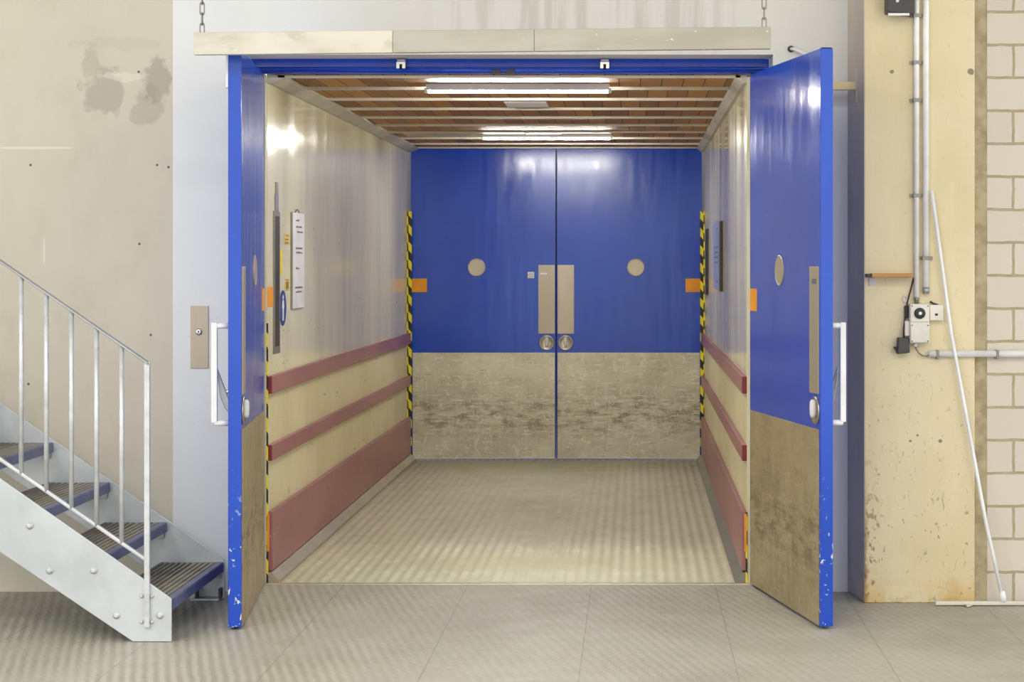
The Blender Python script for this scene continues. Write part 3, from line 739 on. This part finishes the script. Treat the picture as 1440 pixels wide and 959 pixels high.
for px, py in ((1280,430),(1302,430),(1280,479),(1302,479),(1280,457),(1302,457)):
    obj('screw', MB().lathe([(.003,0),(.003,.002)], (X(px,CY), CY-.0595-(.002 if py<450 else 0), Z(py,CY)), (0,-1,0), 10), 'darkgrey', t)
obj('side_socket', MB().box(bx0-.020, bx0+.001, CY-.04, CY+.001, Z(472,CY), Z(451,CY)), 'boxgrey', t, .003)
obj('cable_gland', MB().lathe([(.012,0),(.012,.014),(.008,.02)], (X(1286,CY), CY-.028, Z(482,CY)+.002), (0,0,-1), 14), 'offwhite', t)
obj('top_gland', MB().lathe([(.010,0),(.010,.016),(.0125,.018),(.0125,.03)], (X(1288,CY), CY-.02, Z(427,CY)-.002), (0,0,1), 14), 'greyframe', t)
cab = [(X(1286,CY),CY-.028,Z(485,CY)),(X(1287,CY),CY-.026,Z(490,CY)),(X(1291,CY),CY-.022,Z(496,CY)),(X(1297,CY),CY-.018,Z(500,CY)),(X(1303,CY),CY-.016,Z(500.5,CY)),(X(1306.5,CY),CY-.016,Z(498.5,CY))]
obj('cable', MB().tube(cab, .0035, 8), 'greyframe', t)
t = thing('small_switch_box', 'small square white junction box right of the grey switch box', 'junction box', (X(1315,CY), CY, Z(451,CY)))
obj('housing', MB().box(X(1305.5,CY), X(1325,CY), CY-.038, CY+.001, Z(450.5,CY), Z(428.5,CY)), 'boxgrey', t, .004)
obj('slot', MB().box(X(1313,CY), X(1317,CY), CY-.0395, CY-.037, Z(443.5,CY), Z(440.5,CY)), 'dark', t)
obj('cable_stub', MB().tube([(X(1307,CY),CY-.02,Z(424,CY)),(X(1312,CY),CY-.02,Z(427,CY)),(X(1318,CY),CY-.02,Z(428.8,CY))], .005, 8), 'slot', t)
t = thing('power_adapter', 'black plug-in power adapter hanging by its cable below the wooden ledge', 'adapter', (X(1269,CY), CY-.03, Z(496,CY)))
ax = X(1269,CY)
q = [(-.026,.036),(.024,.032),(.028,-.034),(-.030,-.040)]
obj('body', MB().prism([(ax+a, CY-.052, Z(485,CY)+b) for a, b in q], (0,.050,0)), 'darkgrey', t, .005)
obj('plug', MB().prism([(ax-.028, CY-.04, Z(490,CY)-.018),(ax-.026, CY-.04, Z(490,CY)+.010),(ax-.046, CY-.04, Z(490,CY)+.008)], (0,.03,0)), 'dark', t, .002)
obj('cable', MB().tube([(ax+.002,CY-.028,Z(475,CY)),(X(1269.3,CY),CY-.03,Z(462,CY)),(X(1272,CY),CY-.014,Z(447,CY)),(X(1275.5,CY),CY-.010,Z(425,CY)),(X(1281,CY),CY-.008,Z(405,CY)),(X(1284.5,CY),CY-.008,Z(391,CY))], .0032, 8), 'dark', t)
obj('cable_clamp', MB().box(X(1272.5,CY)-.004, X(1276.5,CY), CY-.022, CY-.001, Z(447,CY), Z(430,CY)), 'dark', t, .003)
obj('cable_ring', MB().tube([(X(1272.5,CY)+.010*math.cos(a*math.pi/8), CY-.006, Z(420.5,CY)+.014*math.sin(a*math.pi/8)) for a in range(16)], .0025, 8, 0, True), 'offwhite', t)
t = thing('wooden_ledge', 'narrow orange-brown wooden ledge fixed on the column above the adapter', 'shelf', (X(1252,CY), CY, Z(390,CY)))
obj('board', MB().box(X(1226,CY-.07), X(1287,CY-.07)-.012, CY-.075, CY+.001, Z(389.5,CY-.07), Z(384.5,CY-.07)), 'wood', t, .002)
obj('end_block', MB().box(X(1219,CY-.07), X(1226,CY-.07)+.001, CY-.06, CY+.001, Z(390,CY-.07), Z(385,CY-.07)), 'darkgrey', t, .003)
obj('tag', MB().box(X(1222,CY), X(1231,CY), CY-.004, CY+.001, Z(402,CY), Z(391,CY)), 'offwhite', t, .001)
t = thing('wall_speaker', 'dark grey box unit with a white strip at the top of the column', 'speaker', (X(1264,CY), CY, Z(23,CY)))
obj('body', MB().prism([(X(1243.5,CY),CY+.001,Z(21,CY)),(X(1285,CY)-.012,CY+.001,Z(24,CY)),(X(1285,CY)-.012,CY+.001,Z(-40,CY)),(X(1243.5,CY),CY+.001,Z(-40,CY))], (0,-.10,0)), 'darkgrey', t, .006)
obj('label_strip', MB().box(X(1249,CY-.1), X(1279,CY-.1), CY-.1015, CY-.098, Z(22.0,CY-.1), Z(18.5,CY-.1)), 'rod_white', t, .001)
obj('badge', MB().lathe([(.008,0),(.008,.003)], (X(1262,CY-.1), CY-.098, Z(1,CY-.1)), (0,-1,0), 16), 'lever', t)
# long-handled wiper leaning on the column
WYf = -.575
t = thing('floor_wiper', 'white long-handled floor wiper leaning against the column, its bar on the floor', 'wiper', (X(1411,WYf), WYf, 0))
obj('handle', MB().tube([(X(1411,WYf),WYf,.02),(X(1385,CY-.02),WYf+.015,Z(735,CY)),(X(1337,CY-.02),CY-.035,Z(470,CY-.02)),(X(1309.5,CY-.02),CY-.034,Z(268,CY-.02))], .0085, 12), 'rod_white', t)
obj('bar', MB().box(X(1315,WYf), X(1507,WYf), WYf-.014, WYf+.014, .004, .021), 'beam', t, .004)
obj('socket', MB().lathe([(.016,0),(.015,.03),(.011,.05)], (X(1411,WYf), WYf, .018), (-.1,0,1), 14), 'rod_white', t)
obj('foot_clip', MB().prism([(X(1356,WYf),WYf-.013,.006),(X(1368,WYf),WYf-.013,.006),(X(1361,WYf),WYf-.045,.004),(X(1357,WYf),WYf-.05,.004)], (0,0,.006)), 'beam', t)

# ------------------------------------------------------------------ light
def area(name, loc, sx, sy, w, col=(1,1,1), rot=(0,0,0)):
    l = bpy.data.lights.new(name, 'AREA'); l.shape = 'RECTANGLE'; l.size = sx; l.size_y = sy; l.energy = w; l.color = col
    o = bpy.data.objects.new(name, l); C.objects.link(o); o.location = loc; o.rotation_euler = rot
    return o
for i, (x, y) in enumerate(((-4.2,-5.2),(-.7,-5.2),(2.8,-5.2),(-4.2,-7.2),(-.7,-7.2),(2.8,-7.2),(-4.2,-11.2),(-.7,-11.2),(2.8,-11.2))):
    area('hall_lamp', (x, y, HALL_Z-.05), 1.5, .3, 104 if x < -3 else 62, (1,.985,.93))
w = bpy.data.worlds.new('hall_daylight'); SC.world = w; w.use_nodes = True
bg = w.node_tree.nodes['Background']; bg.inputs[0].default_value = (.98,1.0,.98,1); bg.inputs[1].default_value = 1.85

# ------------------------------------------------------------------ camera
cam = bpy.data.cameras.new('camera'); co = bpy.data.objects.new('camera', cam); C.objects.link(co)
co.location = (0, -D, EYE); co.rotation_euler = (math.pi/2, 0, 0)
cam.sensor_fit = 'HORIZONTAL'; cam.sensor_width = 36; cam.lens = F/1440*36
cam.shift_x = (720-893)/1440; cam.shift_y = -(479.5-370)/1440
cam.clip_start = .05; cam.clip_end = 100
SC.camera = co
vs = SC.view_settings
vs.view_transform = 'Standard'; vs.look = 'None'; vs.gamma = 1; vs.use_curve_mapping = False; vs.exposure = 0.0
SC.cycles.max_bounces = 10; SC.cycles.diffuse_bounces = 6; SC.cycles.sample_clamp_indirect = 8
